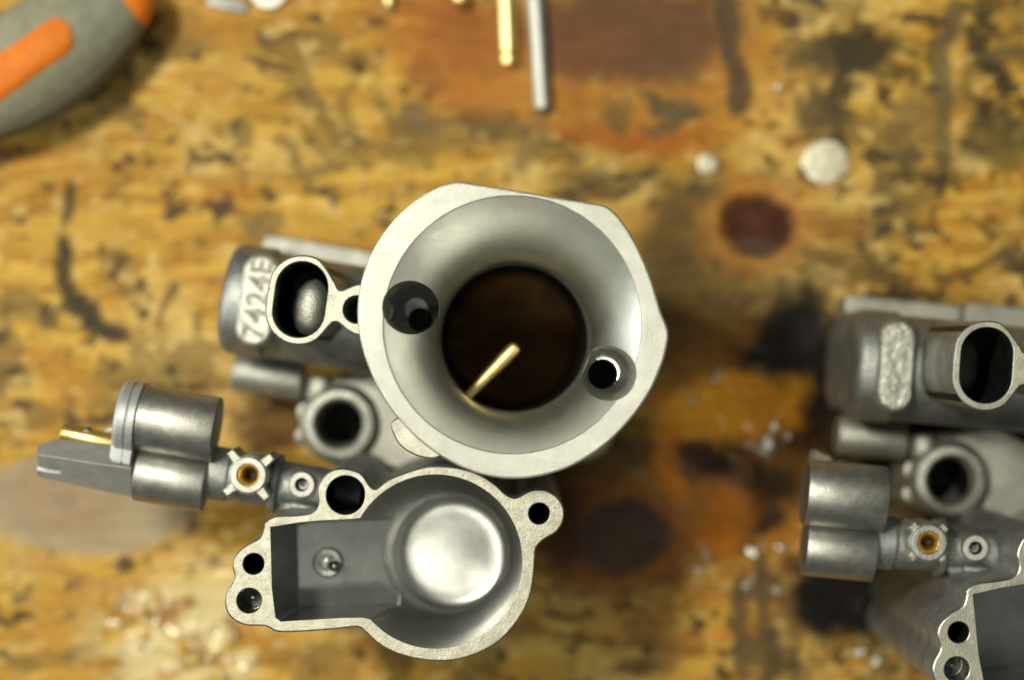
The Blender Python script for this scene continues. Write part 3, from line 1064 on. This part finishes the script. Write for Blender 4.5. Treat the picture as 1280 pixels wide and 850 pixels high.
# ------------------------------------------------------------------ screwdriver
def make_screwdriver():
    zc = 13.2
    s = S(zc)
    cx, cy = P(60, 67, zc)
    t = empty('screwdriver', (cx, cy, 0), math.atan2(.57, .82), 'screwdriver with grey rubber grip and orange inlays', 'screwdriver')
    prof = [(-330, 20), (-322, 40), (-300, 50), (-262, 52), (-215, 43), (-175, 42), (-140, 46), (-109, 54), (-69, 65.5), (-25, 71.5), (10, 71), (38, 67.5), (65, 61.5), (90, 54), (112, 46.5), (129, 38), (140, 29), (148, 18), (152, 6)]
    xs = [p[0] for p in prof]
    rs = [p[1] for p in prof]
    def rad(u):
        return float(np.interp(u, xs, rs))
    # smooth radius by sampling a cubic through the points
    def rs_(u):
        return (rad(u - 10) + 2 * rad(u) + rad(u + 10)) / 4 if -310 < u < 125 else rad(u)
    n = 72
    def ring(u, grow=0):
        r = (rs_(u) + grow) * s
        return [(u * s, r * (1 + .035 * math.cos(3 * a)) * math.cos(a), zc + r * .98 * math.sin(a)) for a in (2 * math.pi * j / n for j in range(n))]
    us = list(np.linspace(-330, 118, 110))
    obj('handle', loft([ring(u) for u in us]), M_GRIP, t, 50)
    us = list(np.linspace(118, 152, 26))
    obj('butt_cap', loft([ring(u, .4 if u > 118.5 else -1) for u in us]), M_ORANGE2, t, 50)
    # ribs moulded along both sides
    for sgn in (-1, 1):
        parts = []
        for k in range(46):
            u = -120 + k * 4.8
            r = rs_(u) * s
            for a in (-8, 6, 20):
                aa = R(a) if sgn > 0 else math.pi - R(a)
                x, y, z = u * s, r * math.cos(aa) * 1.0, zc + r * .98 * math.sin(aa)
                dx = .26
                nrm = Vector((0, math.cos(aa), math.sin(aa)))
                c_ = Vector((x, y, z)) + nrm * .05
                tn = Vector((0, -math.sin(aa), math.cos(aa)))
                q = [c_ + Vector((dx, 0, 0)) + tn * 1.1, c_ + Vector((-dx, 0, 0)) + tn * 1.1, c_ + Vector((-dx, 0, 0)) - tn * 1.1, c_ + Vector((dx, 0, 0)) - tn * 1.1]
                top = [p + nrm * .22 - (p - c_) * .35 for p in q]
                parts.append(loft([[p - nrm * .6 for p in q], q, top]))
        o = obj('grip_rib', parts, M_GRIP, t)
        o['kind'] = 'stuff'
    # orange inlay on the upper side
    us = list(np.linspace(-200, 48, 80))
    V, F = [], []
    m = 15
    for u in us:
        e = min(1.0, (48 - u) / 25.0)
        e2 = min(1.0, (u + 200) / 25.0)
        hw = 28 * math.sqrt(max(0.0004, 1 - (1 - e) ** 2)) * math.sqrt(max(0.0004, 1 - (1 - e2) ** 2))
        for k in range(m):
            q = -1 + 2 * k / (m - 1)
            r = rs_(u)
            a = math.pi / 2 + math.asin(max(-.95, min(.95, q * hw / r)))
            edge = 1 - abs(q) ** 6
            rr = (r * (1 + .035 * math.cos(3 * a)) - 1.5 + 3.4 * edge) * s
            V.append((u * s, rr * math.cos(a), zc + rr * .98 * math.sin(a)))
    for i in range(len(us) - 1):
        for k in range(m - 1):
            F.append((i * m + k, i * m + k + 1, (i + 1) * m + k + 1, (i + 1) * m + k))
    nb = len(V)
    V += [(x, y * .94, zc + (z - zc) * .86) for x, y, z in V]
    nF = list(F)
    for f in nF:
        F.append(tuple(i + nb for i in f[::-1]))
    border = [k for k in range(m)] + [i * m + m - 1 for i in range(1, len(us))] + [(len(us) - 1) * m + k for k in range(m - 2, -1, -1)] + [i * m for i in range(len(us) - 2, 0, -1)]
    for a, b in zip(border, border[1:] + border[:1]):
        F.append((a, b, b + nb, a + nb))
    obj('inlay', (V, F), M_ORANGE, t, 50)
    obj('shaft', hcyl(Vector((-335 * s, 0, zc)) + Vector((8, 0, 0)), Vector((-335 * s - 85, 0, zc - 9)), 3.0, .4, 24), M_ROD, t)
    return t


make_screwdriver()

# ------------------------------------------------------------------ small things at the back of the bench
def lying_rod(name, px0, py0, px1, py1, r, mat, label, cat, prof_end):
    a, b = P3(px0, py0, r), P3(px1, py1, r)
    t = tag(obj(name, hprof(Vector((0, 0, r)), Vector((0, 0, r)) + (b - a), prof_end((b - a).length, r), 28), mat), label, cat)
    t.location = Vector((a.x, a.y, 0)) * MM
    return t


lying_rod('brass_rod', 636, 83, 628, -130, 2.0, M_BRASSD, 'brass rod with a grooved end lying beside the grey pin', 'rod',
          lambda L, r: [(0, .8), (.3, r * .8), (.7, r * .98), (2.6, r * .98), (2.9, r * .86), (3.3, r * .86), (3.6, r), (L - .5, r), (L, r * .8)])
lying_rod('steel_pin', 679, 140, 661, -130, 2.05, M_ROD, 'dull grey steel pin lying beside the grooved brass rod', 'pin',
          lambda L, r: [(0, .8), (.3, r * .7), (1.0, r * .98), (1.6, r), (L - .5, r), (L, r * .8)])
lying_rod('brass_jet', 577, 11, 574, -70, 2.3, M_BRASS, 'stubby brass jet with rounded tip on rusty stain', 'jet',
          lambda L, r: [(0, .6), (.4, r * .6), (1.4, r * .95), (2.0, r), (L - .5, r), (L, r * .8)])
lying_rod('brass_needle', 487, 14, 485, -80, 1.4, M_BRASSD, 'thin pale brass needle lying alone on yellow wood', 'needle',
          lambda L, r: [(0, .4), (.8, r * .8), (2.0, r), (L - .5, r), (L, r * .8)])

# bent strip and washer beside the screwdriver's butt
x, y = P(284, 2, 1)
st = obj('bent_strip', loft([[(-5.2, 1.4, .15), (-4.2, -1.0, .15), (-4.2, -1.0, 1.2), (-5.2, 1.4, 1.2)], [(0, .6, .15), (.5, -2.1, .15), (.5, -2.1, 1.6), (0, .6, 1.6)], [(4.2, 0, .15), (4.8, -2.6, .15), (4.8, -2.6, 1.1), (4.2, 0, 1.1)]]), M_CAST)
st.location = Vector((x, y, 0)) * MM
tag(st, 'small bent grey metal strip near the screwdriver butt', 'metal strip')
x, y = P(335, -13, 1)
ws = obj('washer', vtube(0, 0, [(.1, 4.6), (1.2, 4.6), (1.4, 4.4)], [(1.4, 2.4), (.1, 2.3)], 36), M_PLUNGER)
ws.location = Vector((x, y, 0)) * MM
tag(ws, 'round pale metal washer beside the bent grey strip', 'washer')
x, y = P(336, 78, 0)
sp = obj('wood_splinter', loft([[(-6.2, 2.1, .05), (-6.0, 1.2, .05), (-6.0, 1.5, .5)], [(-2, 1.5, .05), (-2.2, -.9, .05), (-2, .5, 1.3)], [(3, -.4, .05), (2.8, -2.4, .05), (3, -1.2, 1.2)], [(6.4, -1.9, .05), (6.3, -2.4, .05), (6.4, -2.1, .3)]]), M_SPLINTER, angle=60)
sp.location = Vector((x, y, 0)) * MM
tag(sp, 'brown wood splinter lying on clean yellow wood', 'splinter')


def chip(px, py, rpx, asp, rot, h, mat, name, label, cat, group, seed, n=11):
    r_ = random.Random(seed)
    rr = rpx * S(0)
    jr = .34 if n < 14 else .06
    base = [(rr * (1 + r_.uniform(-jr, jr)), 2 * math.pi * k / n) for k in range(n)]
    def ring(f, z, jit):
        return [(r * f * math.cos(a), r * f * asp * math.sin(a), z + r_.uniform(0, jit)) for r, a in base]
    o = obj(name, loft([ring(1, .05, 0), ring(1.02, h * .5, h * .4), ring(.75, h * .9, h * .6), ring(.3, h, h * .5)]), mat, angle=35)
    x_, y_ = P(px, py, 0)
    o.location = Vector((x_, y_, 0)) * MM
    o.rotation_euler = (0, 0, R(rot))
    tag(o, label, cat, group)
    return o


chip(884, 205, 13, .95, 0, .5, M_COIN, 'metal_bead', 'small pale round metal bead near the red-brown knot', 'bead', None, 1, 16)
chip(1031, 203, 28, .93, 20, .5, M_COIN, 'metal_disc', 'flat pale uneven metal disc, largest round thing on bare wood', 'disc', None, 5, 22)
CHIPS = [(893, 472, 15, .45, 50), (866, 500, 9, .7, 40), (960, 556, 17, .8, 20), (968, 534, 10, .8, 0), (985, 545, 7, .8, 0),  # shavings, plus bright flakes added as glints on the oily wood
         (1032, 575, 13, .6, 10), (1052, 582, 12, .7, 0), (1018, 570, 8, .7, 30), (884, 692, 10, .5, 60), (874, 712, 8, .6, 70),
         (940, 690, 12, .8, 0), (976, 684, 11, .8, 0), (1072, 815, 10, .7, 20), (1096, 826, 12, .8, 0),
         (972, 108, 7, .8, 0), (970, 738, 8, .9, 0)]
def where(px, py):
    if py < 200:
        return 'tiny bright metal shaving lying by the big black grease blot'
    if py < 562:
        return 'bright flake added as a glint in the wet orange stain between the carburettors'
    if py < 600:
        return 'bright aluminium shaving tucked above the cylinders of the lever-less carburettor'
    if py < 760:
        return 'bright aluminium shaving on dirty wood beyond the purple-brown knot'
    return 'bright flake added as a glint on yellow wood below the lever-less carburettor'


for i, (px, py, r_, a_, ro) in enumerate(CHIPS):
    chip(px, py, r_ * .8, a_ * .75, ro + 31 * i, .8, M_CHIP, 'shaving_glint', where(px, py), 'metal shaving', 'aluminium shavings and added glint flakes scattered on the bench', 50 + i)
